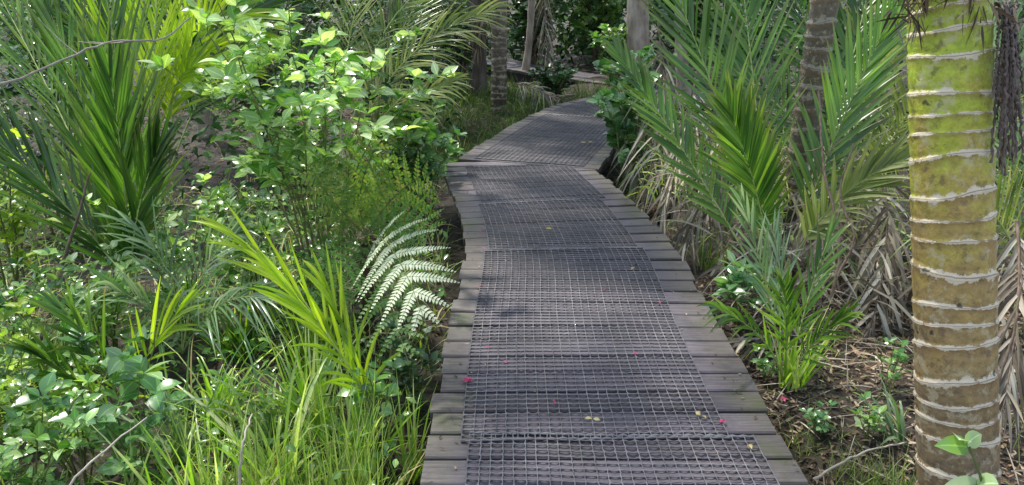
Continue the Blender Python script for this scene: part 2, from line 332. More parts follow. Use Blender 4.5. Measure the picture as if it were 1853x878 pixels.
def planks(mb,pa,pitch=.148,w=W):
    n=int(pa.L/pitch); th=.045; g=.012
    for i in range(n):
        d=(i+.5)*pitch; l=w/2+random.uniform(-.014,.016); l2=w/2+random.uniform(-.014,.016); wd=(pitch-g)/2*random.uniform(.95,1.01); c=.006; yaw=random.gauss(0,.005)
        z=random.uniform(-.002,.002); prof=[(-wd,-th),(-wd,-c),(-wd+c,0),(wd-c,0),(wd,-c),(wd,-th)]
        us=np.linspace(-l,l2,7); sag=random.uniform(-.003,.003)
        c0=pa.at(np.array([d]),np.array([0.]))[0]; t0=pa.at(np.array([d+.01]),np.array([0.]))[0]-c0; t0/=np.linalg.norm(t0); r0=np.array([t0[1],-t0[0],0])
        rnd=random.random(); vv=np.zeros((7,6,3)); aa=np.zeros((7,6,3))
        for a_,u in enumerate(us):
            for b_,(y,h) in enumerate(prof):
                vv[a_,b_]=c0+r0*u+t0*(y+yaw*u)+np.array([0,0,h+z+sag*(1-(u/l)**2)]); aa[a_,b_]=(rnd,(y/wd+1)/2,u/(w/2))
        ii=np.arange(6)[:,None]*6+np.arange(5)[None]
        f=np.stack([ii,ii+6,ii+7,ii+1],-1).reshape(-1,4)
        bot=np.array([[k*6,k*6+5,k*6+11,k*6+6] for k in range(6)])
        caps=np.array([[0,1,4,5],[1,2,3,4],[41,40,37,36],[40,39,38,37]])
        mb.add(vv,np.concatenate([f,bot,caps]),aa)
def sweep_box(mb,pa,u,w,z0,z1):
    ds=np.linspace(0,pa.L,40); prof=[(-w/2,z0),(-w/2,z1),(w/2,z1),(w/2,z0)]
    v=np.stack([pa.at(ds,np.full(40,u+a),b) for a,b in prof],1); i=np.arange(39)[:,None]*4; j=np.arange(4)[None]; j2=(j+1)%4
    mb.add(v,np.stack([i+j,i+j2,i+4+j2,i+4+j],-1),np.full(v.shape,.5))
for q_,pa in enumerate(paths):
    w_=W if q_<2 else .8
    mb=MB(); planks(mb,pa,w=w_); mb.build('deck',M['plank'],bw,smooth=False)
    for u in (-w_/2+.09,0,w_/2-.09):
        mb=MB(); sweep_box(mb,pa,u,.05,-.2,-.049-.003*q_); mb.build('bearer',M['timber_dark'],bw,smooth=False)
    for d in np.arange(.5,pa.L,1.5):
        for u in (-w_/2+.15,w_/2-.15):
            p=pa.at(np.array([d]),np.array([u]))[0]; mb=MB(); tube(mb,[p+[0,0,-.8],p+[0,0,-.07]],.06,8,.5); mb.build('post',M['timber_dark'],bw)
def net(pa,d0,d1,u0,u1,cu=.040,cd=.034,r=.0022,skew=0.):
    mb=MB(); nu=int(round((u1-u0)/cu)); ndd=int(round((d1-d0)/cd)); dd=np.linspace(d0,d1,ndd*2+1); uu=np.linspace(u0,u1,nu*2+1)
    wob=lambda a,b: .003*np.sin(a*5+b*3)+.002*np.sin(a*11-b*9)
    for k in range(ndd+1):
        d=d0+(d1-d0)*k/ndd; odd=np.arange(len(uu))%2; f=1.9 if k in (0,ndd) else 1
        dv=d-.007*odd+skew*(uu-u0)+wob(uu,0*uu+d0)+RG.normal(0,.0009,len(uu)); h=.004+.003*odd+RG.normal(0,.0005,len(uu))
        tube(mb,pa.at(dv,uu,h),np.where(odd,r,r*2.0)*f,4)
    for k in range(nu+1):
        u=u0+(u1-u0)*k/nu; odd=np.arange(len(dd))%2
        uv=u+.0025*odd*(1 if k%2 else -1)+RG.normal(0,.0008,len(dd)); tube(mb,pa.at(dd+skew*(u-u0)+wob(u,d0),uv,.005+.002*odd),np.where(odd,r*.9,r*1.7),4)
    mb.build('netting',M['net'],bw)
p1,p2,p3=paths
o=.6
net(p1,1.0+o,2.36+o,-.50,.54,skew=-.03); net(p1,2.31+o,4.30+o,-.53,.45,skew=.02); net(p1,4.33+o,5.35+o,-.50,.42); net(p1,5.37+o,p1.L-.32,-.47,.47)
net(p2,.05,2.4,-.5,.52,.046,.042); net(p2,2.43,p2.L-.1,-.5,.5,.05,.046)
# ================================================================ BIG TRUNK right
B=P(1733,878,2.5); A=P(1716,0,2.28); dirv=(A-B)/(A[2]-B[2])
zb=float(gz(B[0],B[1]))-.05
def ringtrunk(mb,bot,top,r0,r1,sp,sides=48,rows=300,hr=(0,1),bump=.003):
    n=rows; t=np.linspace(0,1,n); L=np.linalg.norm(top-bot); c=bot+(top-bot)*t[:,None]
    k=t*L/sp; k=k+.25*np.sin(k*1.7)+.15*np.sin(k*.63+1)
    th=np.linspace(0,2*np.pi,sides,endpoint=False)
    K=k[:,None]+.12*np.sin(th+k[:,None]*.9)+.035*np.sin(3*th+k[:,None]*2.3)
    fr=K%1; d=np.minimum(fr,1-fr)
    r=(r0+(r1-r0)*t)[:,None]*(1+.02*np.sin(2*th+t[:,None]*6))+bump*np.exp(-(d/.06)**2)*1.0-bump*.6*np.exp(-((fr-.12)/.05)**2)+bump*1.2*fr
    T=nrm(top-bot); A_=nrm(np.cross(T,[0,1,.1])); B_=np.cross(T,A_)
    v=c[:,None]+r[...,None]*(A_*np.cos(th)[:,None]+B_*np.sin(th)[:,None])
    i=np.arange(n-1)[:,None]*sides; j=np.arange(sides)[None]; j2=(j+1)%sides
    a=np.zeros((n,sides,3)); a[...,0]=(hr[0]+(hr[1]-hr[0])*t)[:,None]; a[...,1]=K
    mb.add(v,np.stack([i+j,i+j2,i+sides+j2,i+sides+j],-1),a)
base=np.array([B[0],B[1],zb])
t=thing('palm_tree','yellow green ringed palm trunk standing close at the right, beside the boardwalk','palm tree',base)
bot=B+dirv*(zb-.1-B[2]); top=B+dirv*(4.2-B[2]); mb=MB(); ringtrunk(mb,bot,top,.122,.093,.083,64,760,hr=(-.2,2.7),bump=.0035); mb.build('trunk',M['nikau'],t,off=base)
M['fruit']=plain('dark_flower_string',[(.06,.045,.04),(.17,.13,.11)],40,.6)
mb=MB()
for i in range(30):
    x=random.uniform(1788,1865); l=random.uniform(160,320)*(1-.3*abs(x-1812)/60); s=random.uniform(2.15,2.4)
    p0=P(1812+random.uniform(-10,30),20+random.uniform(-20,20),2.3); p2_=P(x,20+l,s); p1_=P((x+1835)/2+random.uniform(-8,8),40,s-.05); pts=bez(p0,p1_,p2_,50)+RG.normal(0,.002,(50,3))
    tube(mb,pts,np.where(np.arange(50)%2,.0055,.0022),5)
mb.build('flower_cluster',M['fruit'],t,off=base)
for grp in (((1645,45,30),(1670,0,50)),((1785,40,30),(1740,-5,50))):
    mb=MB()
    for (cx,cy,cnt) in grp:
        p=np.array([P(cx+random.gauss(0,18),cy-20+random.gauss(0,14),2.16+random.uniform(-.03,.06)) for _ in range(cnt)])
        d=RG.normal(0,.6,(cnt,3))+[0,0,-.7]; ribbons(mb,p,d,RG.normal(0,1,(cnt,3)),RG.uniform(.03,.10,cnt),RG.uniform(.002,.010,cnt),.1,BL)
    mb.build('sheath_fibre',M['litter'],t,off=base)
for i in range(5):
    az=math.radians(20+i*72); pts=arc(top,az,math.radians(65),2.4,1.1); L_,R_=MB(),MB()
    frond(L_,R_,pts,np.array([math.sin(az),-math.cos(az),0]),40,.6,.02); f=L_.build('frond',M['palm'],t,off=base); R_.build('rachis',M['rachis'],f,off=base)
# ================================================================ background trees
def trunk_tree(label,px,fwd_s,py,wpx,ringed,mat,lean=0,name='palm_tree',shade_crown=None):
    p=P(px,py,fwd_s); x,y=p[0],p[1]; z=float(gz(x,y)); r=wpx*fwd_s/F/2
    t=thing(name,label,'palm tree' if ringed else 'tree',(x,y,z)); mb=MB()
    a=np.array([0,0,-.1]); b=np.array([lean,0,4.4])
    if ringed: ringtrunk(mb,a,b,r*1.05,r*.9,.1,24,260,hr=(0,1),bump=.006)
    else:
        k=60; h=np.linspace(0,1,k); pts=a+(b-a)*h[:,None]+np.stack([.04*np.sin(h*9+x),.03*np.sin(h*7+y),0*h],-1); tube(mb,pts,r*(1+.5*np.exp(-h*10))*RG.uniform(.93,1.07,k),14,.6)
    mb.build('trunk',M[mat],t)
    if shade_crown:  # unseen leaf canopy added overhead to block sun and dapple the deck
        cx,cy,cz,rx,ry,rz,n=shade_crown; c=np.array([cx-x,cy-y,cz-z]); L_=MB(); R_=MB()
        q=RG.normal(0,1,(n,3)); q=nrm(q)*RG.random((n,1))**.4*[rx,ry,rz]; k=(np.sin(q[:,0]*3+1)+np.sin(q[:,1]*2.6)+np.sin(q[:,0]*1.7+q[:,1]*2.1))>-.5
        q=q[k]+c; ribbons(L_,q,RG.normal(0,1,q.shape),RG.normal(0,.6,q.shape)+[0,0,1],.3,.13,.2,LF,.2)
        for _ in range(7):
            e=c+RG.uniform(-.7,.7,3)*[rx,ry,rz]; tube(R_,bez(b*.98,(b+e)/2+[0,0,-.2],e,8),np.linspace(r*.5,.02,8),6)
        cr=L_.build('shade_crown',M['leaf'],t); R_.build('limb',M[mat],cr)
    else:
        for i in range(5):
            az=i*1.26+x; pts=arc(b,az,1.15,2.2,1.3); L_,R_=MB(),MB(); frond(L_,R_,pts,np.array([math.sin(az),-math.cos(az),0]),30,.55,.025); f=L_.build('frond',M['palm'],t); R_.build('rachis',M['rachis'],f)
    return t
trunk_tree('dark ringed palm trunk beside the far bend of the boardwalk',902,10.5,100,26,True,'nikau_old',.05)
trunk_tree('dark rough tree trunk just left of the ringed trunk at the far bend',868,11.8,90,24,False,'bark',-.25,'tree',(-1.2,12,5.6,2.2,2.2,1,900))
trunk_tree('pale rough trunk rising behind the round leaved bush at top centre',1160,11.5,60,38,False,'palebark',-.1,'tree',(2.4,12.5,5.8,2,2,1,800))
trunk_tree('grey ringed palm trunk between the big green palm fronds on the right',1475,5.0,60,46,True,'nikau_old',.1)
trunk_tree('dark leaning tree trunk behind the leafy shrub at upper left',470,8.5,30,36,False,'bark',-.5,'tree',(-1.25,6.6,5.4,2.0,2.8,.9,1100))  # added crown shifted off its trunk so its shade lands on the boardwalk
trunk_tree('thin pale tree trunk behind the yellow green palm fronds at top left',345,9,60,24,False,'palebark',.3,'tree',(-4.6,9.5,5.6,1.8,1.8,1,600))
trunk_tree('brown tree trunk between the arching fronds and the far bend',700,11,60,30,False,'bark',.3,'tree',(-1.2,9.6,5.6,1.8,1.6,.9,700))
trunk_tree('slim grey tree trunk right of the pale rough trunk',1245,10.5,60,20,False,'palebark',-.3,'tree',(3,9.6,5.6,1.4,1.4,.8,400))
trunk_tree('slim brown trunk directly left of the foreground palm trunk',1590,8,60,30,False,'palebark',.3,'tree',(4.6,8.6,5.6,1.6,1.6,.8,500))
trunk_tree('dark slim trunk standing behind the far round leaved bush',1060,17,40,30,False,'bark',.2,'tree',(1.8,17,5.4,2.4,2,1,700))
trunk_tree('thin pale sapling trunk between the dark trunks and the hanging dead frond',945,13.5,60,12,False,'palebark',.5,'tree',(.8,14,5.6,1.4,1.2,.8,400))
trunk_tree('thin leaning sapling trunk left of the dark trunks at the bend',800,12.5,60,12,False,'palebark',-.7,'tree',(-1.8,14,5.6,1.4,1.2,.8,400))
# ================================================================ forest backdrop and fill (uncountable)
def leafcloud(mb,n,xr,yr,zr,ll,lw,prof=LF,skip=None,low=1.0):
    x=RG.uniform(*xr,n); y=RG.uniform(*yr,n); zz=zr[0]+(zr[1]-zr[0])*RG.random(n)**low
    cl=np.sin(x*2.3+y*1.1)+np.sin(y*2.9-x*1.7)+np.sin(zz*4+x*3); k=cl>-0.9+RG.normal(0,.5,n)
    if skip is not None: k&=~skip(x,y)
    x,y,zz=x[k],y[k],zz[k]; n=len(x); p=np.stack([x,y,gz(x,y)+zz],-1)
    D=np.stack([RG.normal(0,1,n),RG.normal(-.3,1,n),RG.normal(.1,.5,n)],-1); N=np.stack([RG.normal(0,.5,n),RG.normal(-.3,.5,n),np.full(n,.8)],-1)
    s=RG.uniform(.5,1.2,n); ribbons(mb,p,D,N,ll*s,lw*s,RG.uniform(0,.5,n),prof,.2)
allc=np.vstack([np.c_[pa.c] for pa in paths])
def ondeck(x,y,m=.75):
    r=np.zeros(len(x),bool)
    for c in allc[::4]: r|=((x-c[0])**2+(y-c[1])**2)<m*m
    return r
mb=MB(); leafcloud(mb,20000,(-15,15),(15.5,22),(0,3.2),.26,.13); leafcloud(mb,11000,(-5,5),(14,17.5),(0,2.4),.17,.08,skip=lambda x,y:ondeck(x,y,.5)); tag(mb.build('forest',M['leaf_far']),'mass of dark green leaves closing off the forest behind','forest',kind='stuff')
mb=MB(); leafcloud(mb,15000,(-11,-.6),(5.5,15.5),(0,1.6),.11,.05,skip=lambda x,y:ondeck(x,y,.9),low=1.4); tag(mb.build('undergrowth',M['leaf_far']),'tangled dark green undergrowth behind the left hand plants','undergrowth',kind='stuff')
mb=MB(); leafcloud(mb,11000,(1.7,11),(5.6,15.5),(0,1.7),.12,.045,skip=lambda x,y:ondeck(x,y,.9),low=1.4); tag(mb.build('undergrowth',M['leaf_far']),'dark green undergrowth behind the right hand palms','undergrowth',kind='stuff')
mb=MB(); leafcloud(mb,8000,(-5,-.42),(2.2,6.5),(0,.35),.055,.027,skip=lambda x,y:ondeck(x,y,.75),low=1.5); tag(mb.build('ground_cover',M['leaf']),'small leaved ground cover carpeting the left side','ground cover',kind='stuff')
def bladefield(mb,n,xr,yr,L,W,zr=(0,0),el=(20,85),dr=(.1,.7),m=.75,mask=True):
    x=RG.uniform(*xr,n); y=RG.uniform(*yr,n); k=~ondeck(x,y,m)
    if mask: k&=(np.sin(x*2.1+y*.7)+np.sin(y*2.7-x*1.3)+RG.normal(0,.6,n))>-.6
    x,y=x[k],y[k]; n=len(x)
    a=RG.uniform(0,2*np.pi,n); e=np.radians(RG.uniform(*el,n)); d=np.stack([np.cos(a)*np.cos(e),np.sin(a)*np.cos(e),np.sin(e)],-1)
    N=np.stack([-np.cos(a)*np.sin(e),-np.sin(a)*np.sin(e),np.cos(e)],-1)+RG.normal(0,.4,(n,3))
    ribbons(mb,np.stack([x,y,gz(x,y)+RG.uniform(*zr,n)],-1),d,N,L*RG.uniform(.4,1.1,n),W*RG.uniform(.5,1.2,n),RG.uniform(*dr,n),GR,.3)
def field(name,mat,label,cat,*a,**k):
    mb=MB(); bladefield(mb,*a,**k); tag(mb.build(name,M[mat]),label,cat,kind='stuff')
field('grass','grass','green grass growing through the left bank','grass',4800,(-4.5,-.35),(1.3,6.5),.55,.009)
field('grass','grass_dim','soft grass coloured darker for shade along the left edge of the far boardwalk','grass',9500,(-1.9,1.9),(6.2,13.4),.45,.013,mask=False)
field('grass','grass','sparse fine grass on the bare soil beside the foreground trunk','grass',900,(1.1,3.2),(1.7,3.6),.16,.0035,el=(30,85),mask=False)
field('grass','grass','mixed green blades among the dead fronds on the right','grass',2600,(1.05,6),(3.9,8.5),.5,.014,zr=(0,.5),el=(-10,85),dr=(.2,1))
field('dead_leaves','dead','pale tangle of dead palm leaflets on the right bank','dead leaves',3600,(1.15,7),(3.4,10.5),.55,.018,zr=(0,.45),el=(-30,65),dr=(.3,1.2),m=.85)
field('dead_leaves','dead','dry strands lying on the soil at the lower right','dead leaves',900,(1.02,4),(1.7,4.2),.3,.006,zr=(0,.04),el=(-5,22),dr=(.0,.3),m=.72,mask=False)
field('dead_leaves','straw','dry straw coloured blades under the left hand plants','dead leaves',2200,(-5.5,-.4),(1.4,11),.5,.009,zr=(0,.25),el=(-10,85),dr=(.2,1.0))
mb=MB(); bladefield(mb,13000,(-5,6),(1.3,11),.1,.018,zr=(0,.03),el=(-4,18),dr=(0,.15),m=.66); bladefield(mb,12000,(1.0,3.2),(1.5,4.5),.05,.014,zr=(0,.015),el=(-4,28),dr=(0,.2),m=.68,mask=False)
tag(mb.build('leaf_litter',M['litter']),'brown leaf litter scattered over the soil','leaf litter',kind='stuff')
# ================================================================ LEFT plants
b=gp(235,560)
palm('young_palm','tall dark young palm at far left with dense upright leaflets, the top coloured lime as if backlit','palm',b,[
 ((240,520,4.4),(205,330,4.3),(90,20,4.2),dict(LL=.75,mat='palm')),
 ((235,520,4.4),(250,260,4.4),(170,-120,4.4),dict(LL=.75,mat='palm')),
 ((245,520,4.7),(280,200,4.9),(290,-160,5.1),dict(LL=.8,mat='palm_bright',start=.45,a0=24)),
 ((245,520,4.7),(200,200,5.0),(190,-160,5.2),dict(LL=.8,mat='palm_bright',start=.5)),
 ((235,520,4.3),(140,370,4.1),(-60,210,3.9),dict(LL=.6)),
 ((238,520,4.3),(230,330,4.0),(200,140,3.8),dict(LL=.6)),
 ((240,520,4.5),(150,260,4.8),(-30,-60,5.2),dict(LL=.75,mat='palm')),
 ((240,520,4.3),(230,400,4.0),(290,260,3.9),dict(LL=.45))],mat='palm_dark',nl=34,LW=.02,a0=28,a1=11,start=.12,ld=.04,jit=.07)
palm('palm','palm frond plant coloured lime as if backlit, hanging behind the leafy shrub at top left','palm',P(300,330,6.0)*[1,1,0]+[0,0,-.3],[
 ((300,330,6),(290,60,6),(420,130,5.6),dict(mat='palm_bright')),
 ((300,330,6),(330,-60,6),(460,60,5.7),dict(mat='palm_bright')),
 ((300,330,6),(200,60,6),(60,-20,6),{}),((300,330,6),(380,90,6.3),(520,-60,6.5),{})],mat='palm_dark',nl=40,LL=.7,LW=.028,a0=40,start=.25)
palm('palm','olive palm with fine fronds arching right towards the far bend','palm',gp(620,330),[
 ((620,340,6.4),(680,80,6.4),(885,20,6.2),dict(ld=.35)),((620,340,6.4),(660,-60,6.6),(880,-50,6.8),dict(ld=.3)),
 ((620,340,6.4),(690,190,6.0),(815,150,5.8),dict(LL=.4,ld=.3)),((620,340,6.4),(600,60,6.6),(700,-130,6.8)),
 ((620,340,6.4),(540,100,6.6),(420,-40,6.8),dict(mat='palm_dark')),((620,340,6.4),(700,60,6.9),(790,-40,7.2),dict(mat='palm'))],mat='palm_olive',nl=40,LL=.55,LW=.017,a0=45,start=.25)
shrub('leafy_shrub','tall leafy shrub with glossy pale green leaves in the left middle','shrub',gp(590,560),1.95,.85,13,11,10,.115,.056,'leaf_pale',lean=(-.12,0),lo=.36,blen=.2,r=.008)
shrub('leafy_shrub','dark glossy shrub leaning over the left edge of the boardwalk','shrub',gp(735,400),1.05,.42,8,9,8,.13,.065,'leaf',lean=(.1,0),lo=.3,blen=.25)
shrub('leafy_shrub','small shrub with large pale leaves touching the deck edge above the silver fern','shrub',gp(775,400),.75,.3,5,6,5,.14,.07,'leaf_blue',lean=(.12,-.1),lo=.45,blen=.25)
shrub('leafy_shrub','upright lime green stems at the far left edge','shrub',gp(45,590),1.15,.3,7,9,7,.1,.038,'leaf_yellow',lo=.3,blen=.25)
shrub('leafy_shrub','broad leaved shrub at upper left behind the young palm','shrub',gp(110,420),1.5,.7,9,9,8,.12,.05,'leaf_dark',lo=.3,blen=.25)
for lab,px,py,H,sp,ns,nb,nl,ll,lw,mt in [
 ('soft green herb below the young palm at left',200,640,.62,.35,9,7,7,.075,.036,'leaf_pale'),
 ('leafy herb with pale leaves right of the young palm base',340,600,.8,.35,9,7,7,.08,.042,'leaf_pale'),
 ('bushy herb at the left edge halfway down',25,720,.7,.35,8,6,7,.075,.04,'leaf'),
 ('large leaved herb near the grass tufts at lower left',255,880,.66,.3,5,5,5,.11,.062,'leaf_blue'),
 ('small leaved herb in the bottom left corner',60,960,.62,.4,9,7,7,.065,.034,'leaf'),
 ('light green herb between the corner herb and the large leaved one',150,880,.6,.35,7,6,7,.06,.03,'leaf_pale'),
 ('dense herb under the pale green shrub',470,560,.8,.4,9,8,7,.085,.04,'leaf_pale'),
 ('dark herb behind the yellow green seedling palm',560,640,.6,.35,7,6,7,.08,.04,'leaf'),
 ('feathery green herb at the left edge near the bottom',0,850,.7,.4,8,7,8,.07,.03,'leaf_yellow'),
 ('grey green herb in the middle of the left bank',130,740,.65,.35,7,6,7,.075,.038,'leaf'),
 ('shaded herb below the silver fern',740,740,.36,.2,6,5,5,.07,.035,'leaf_dark'),
 ('round leaved sprig beside the deck at bottom left',690,840,.5,.16,3,4,3,.08,.05,'leaf')]:
    shrub('herb_plant',lab,'herb',gp(px,py),H,sp,ns,nb,nl,ll,lw,mt,lo=.15,blen=.3,r=.005)
b=gp(690,830)
palm('seedling_palm','bright yellow green seedling palm leaning left beside the deck','palm',b,[
 ((680,770,3.2),(600,560,3.0),(425,425,3.0),dict(up=.2)),((690,770,3.2),(620,620,2.9),(500,500,2.85),dict(up=.3)),((690,770,3.2),(650,640,3.1),(590,520,3.1),{})],mat='palm_bright',nl=11,LL=.38,LW=.016,a0=20,a1=6,start=.2,ld=.22,rr=.005,jit=.14)
palm('seedling_palm','pale seedling palm with arching thin blades left of centre','palm',gp(330,690),[
 ((330,640,3.9),(330,480,3.8),(240,410,3.7)),((330,640,3.9),(350,470,3.8),(430,420,3.7)),((330,640,3.9),(300,560,3.6),(200,520,3.4)),((330,640,3.9),(390,520,3.7),(470,540,3.5))],
 mat='palm_blue',nl=16,LL=.4,LW=.013,a0=35,a1=15,start=.2,ld=.4,rr=.005,jit=.12)
palm('seedling_palm','green seedling palm with thin stiff leaflets at lower left','palm',gp(210,820),[
 ((220,760,3.3),(200,640,3.1),(110,560,3.0)),((220,760,3.3),(250,640,3.1),(330,560,3.0),dict(mat='palm_bright')),((220,760,3.3),(160,700,3.1),(70,640,2.9))],
 mat='palm',nl=13,LL=.36,LW=.015,a0=28,a1=10,start=.2,ld=.2,rr=.005,jit=.12)
for lab,px,py,n,L,Wd,rad,mt,kw in [
 ('broad bladed carex tuft with arching pale leaves',510,930,70,1.05,.021,.07,'grass_bright',dict(el=(45,82),dr=(.3,.9))),
 ('thick fine grass clump at the bottom beside the deck',620,980,260,.65,.008,.16,'grass',dict(el=(65,88),dr=(.02,.3))),
 ('tall fine grass clump left of the thick one',440,980,150,.75,.009,.18,'grass',dict(el=(60,88),dr=(.05,.4))),
 ('small grass tuft leaning over the deck edge',745,870,34,.62,.012,.03,'grass_bright',dict(el=(50,85),dr=(.1,.5),az=40,azr=200)),
 ('bright strap leaved tuft under the seedling palm',650,850,60,.65,.017,.09,'grass_bright',dict(el=(60,88),dr=(.05,.4))),
 ('drooping grass tuft at the bottom left centre',370,1000,90,.85,.016,.12,'grass_bright',dict(el=(45,85),dr=(.2,.8))),
 ('long arching grass tuft in front of the pale seedling',400,780,60,1.0,.018,.07,'grass_bright',dict(el=(45,85),dr=(.35,.95))),
 ('pale wide arching blades in front of the bright seedling palm',500,800,30,1.05,.023,.05,'palm_blue',dict(el=(50,80),dr=(.45,.95))),
 ('strap leaved tuft between the long grass and the silver fern',570,780,60,.85,.018,.08,'grass_bright',dict(el=(50,86),dr=(.15,.6),az=150,azr=240)),
 ('yellow green upright blades left of the silver fern',580,690,50,.75,.016,.08,'palm_bright',dict(el=(55,86),dr=(.05,.4),az=140,azr=180)),
 ('wide drooping grass tuft at the bottom left',250,960,70,.75,.014,.1,'grass',dict(el=(40,82),dr=(.3,.9))),
 ('straw coloured dry tuft among the grass at the bottom',470,940,40,.65,.011,.1,'straw',dict(el=(40,85),dr=(.2,.9))),
 ('grass tuft at left among the herbs',110,800,60,.7,.014,.1,'grass_bright',{}),
 ('pale arching blades left of the carex tuft',330,830,45,.9,.017,.08,'palm_blue',dict(el=(45,85),dr=(.2,.8))),
 ('leaning long blades at far left below the herb',60,680,50,.75,.014,.1,'grass_bright',dict(el=(45,80),dr=(.2,.7))),
 ('long green blades between the young palm and the pale seedling',430,640,60,.8,.015,.1,'palm',dict(el=(50,85),dr=(.1,.6))),
 ('grass tuft at the far left of the deck bend',800,290,120,.5,.012,.2,'grass_dim',{})]:
    tuft('grass_tuft',lab,'grass',gp(px,py),n,L,Wd,rad,mt,**kw)
# tree fern
b=gp(665,610); t=thing('tree_fern','small tree fern whose silvery frond hangs over the left edge of the deck','fern',b)
mb=MB(); tp=P(662,425,4.0); k=14; pts=b+[0,0,-.05]+(tp-b)*np.linspace(0,1,k)[:,None]; tube(mb,pts,RG.uniform(.03,.042,k),10)
n=160; q=RG.random(n); pp=b+(tp-b)*q[:,None]; an=RG.uniform(0,6.3,n); dv=np.stack([np.cos(an),np.sin(an),RG.uniform(-1,.6,n)],-1); ribbons(mb,pp+dv*[.03,.03,0],dv,RG.normal(0,1,(n,3)),.07,.006,.2,BL)
mb.build('trunk',M['fernbark'],t,off=b)
def ffr(c,mat,npin,PL,ppl,up=.3,**k):
    pts=bez(P(*c[0]),P(*c[1]),P(*c[2])); L_,R_=MB(),MB(); fernfrond(L_,R_,pts,sidevec(pts,up),npin,PL,ppl,**k)
    f=L_.build('frond',M[mat],t,off=b); R_.build('rachis',M['stem'],f,off=b); return f
f=ffr(((662,428,3.9),(710,400,3.1),(775,600,2.85)),'silver',9,.25,19,up=0,start=.28,wd=.014,pf=.135,droop=.18,jn=.1,a0=72,a1=30); f['label']='silvery white fern frond'
for c in [((630,330,4.0),(700,240,3.7)),((720,330,3.9),(785,310,3.6)),((600,370,3.8),(560,300,3.7))]:
    ffr(((662,425,4.0),)+c,'fern',9,.25,13,pf=.12,wd=.018,jn=.08,up=.1)
for c in [((730,380,3.9),(800,420,3.6)),((640,480,3.6),(570,520,3.4)),((700,530,3.5),(740,660,3.2))]:
    ffr(((662,425,4.0),)+c,'fern_green',9,.23,13,pf=.12,wd=.016,jn=.08,up=.1)
def stick(name,label,pp,r,mat='twig',cat='branch',subs=0):
    pts=np.array([P(*q) for q in pp]); pts=catm(pts,8)+RG.normal(0,.002,((len(pts)-1)*8+1,3)); o=pts[0].copy(); mb=MB(); k=len(pts); tube(mb,pts,np.linspace(r,r*.5,k),6)
    for _ in range(subs):
        j=random.randrange(k//4,k-2); d=RG.normal(0,1,3); d/=np.linalg.norm(d); l=random.uniform(.12,.3); tube(mb,bez(pts[j],pts[j]+d*l*.5,pts[j]+d*l+[0,0,.04],6),np.linspace(r*.5,r*.2,6),4)
    ob=mb.build(name,M[mat],off=o); ob.location=tuple(o); return tag(ob,label,cat)
M['palewood']=plain('pale_bare_wood',[(.25,.22,.18),(.45,.41,.35)],20,.8)
stick('bare_branch','thin bare grey branch crossing the palm at top left',[(-160,200,2.9),(40,140,3.0),(190,78,3.1),(290,72,3.2),(345,30,3.3)],.006,'palewood',subs=3)
stick('dead_stick','brown stick leaning in front of the young palm',[(112,480,3.8),(140,395,3.8),(163,312,3.8)],.009)
stick('dead_stick','pale dry stalk at the bottom left',[(60,960,2.4),(150,850,2.4),(265,755,2.5)],.005,'palewood')
stick('dead_stick','orange brown dry blade standing in the carex tuft',[(430,900,2.5),(440,800,2.5),(455,750,2.6)],.005,'palewood')
# ================================================================ RIGHT plants
b=gp(1400,600)
palm('young_palm','large young palm on the right with long parallel green leaflets','palm',b,[
 ((1400,540,4.6),(1340,250,4.4),(1190,-90,4.4),dict(LL=.6)),((1400,540,4.6),(1370,180,4.8),(1330,-140,5),dict(LL=.65)),
 ((1410,540,4.6),(1490,260,4.5),(1620,20,4.4),dict(LL=.55)),
 ((1400,540,4.5),(1490,330,4.2),(1660,280,3.9),dict(LL=.38,mat='palm_olive',ld=.2)),((1390,540,4.6),(1290,340,4.8),(1120,100,5.2),dict(LL=.42,mat='palm')),
 ((1400,540,4.5),(1390,380,4.2),(1320,200,4.0),dict(LL=.42,start=.4)),
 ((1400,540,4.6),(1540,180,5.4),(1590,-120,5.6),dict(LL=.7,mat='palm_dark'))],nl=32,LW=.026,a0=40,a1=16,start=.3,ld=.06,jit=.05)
palm('palm','yellowing palm with stiff fronds behind the large young palm','palm',gp(1560,420),[
 ((1560,380,6),(1560,120,6),(1640,-60,6),{}),((1560,380,6),(1500,100,6.2),(1400,-80,6.4),dict(mat='palm_dark')),((1560,380,6),(1620,200,5.8),(1740,90,5.5),{}),
 ((1560,380,6),(1450,200,6.2),(1290,100,6.5),dict(mat='palm_dark'))],mat='palm_olive',nl=32,LL=.6,LW=.026,start=.2)
palm('palm','grey green palm at the right edge behind the foreground trunk','palm',gp(1850,520),[
 ((1850,480,4.2),(1840,200,4.2),(1760,-40,4.2)),((1850,480,4.2),(1900,250,4.2),(1960,60,4.2)),((1850,480,4.2),(1800,360,4),(1700,300,3.9),dict(mat='palm_olive'))],mat='palm_blue',nl=34,LL=.5,LW=.018)
palm('seedling_palm','slender light green seedling palm standing in the brown soil right of the deck','palm',gp(1420,710),[
 ((1420,700,3.5),(1400,540,3.5),(1345,370,3.4),dict(mat='palm_blue')),((1420,700,3.5),(1425,540,3.5),(1400,420,3.6),dict(mat='palm_blue')),((1425,700,3.5),(1450,560,3.4),(1500,430,3.4),{}),
 ((1420,700,3.5),(1400,600,3.3),(1300,560,3.1),dict(ld=.3)),((1420,700,3.5),(1460,620,3.3),(1530,570,3.1),dict(ld=.2)),((1420,700,3.5),(1425,600,3.3),(1420,520,3.2),{})],
 mat='palm',nl=14,LL=.26,LW=.013,a0=28,a1=12,start=.35,rr=.005,jit=.1)
shrub('round_leaved_shrub','round leaved shrub beside the right corner of the boardwalk bend','shrub',gp(1135,345),1.0,.4,8,6,6,.13,.12,'leaf_blue',prof=RD,lo=.25,blen=.25,lean=(-.05,.3))
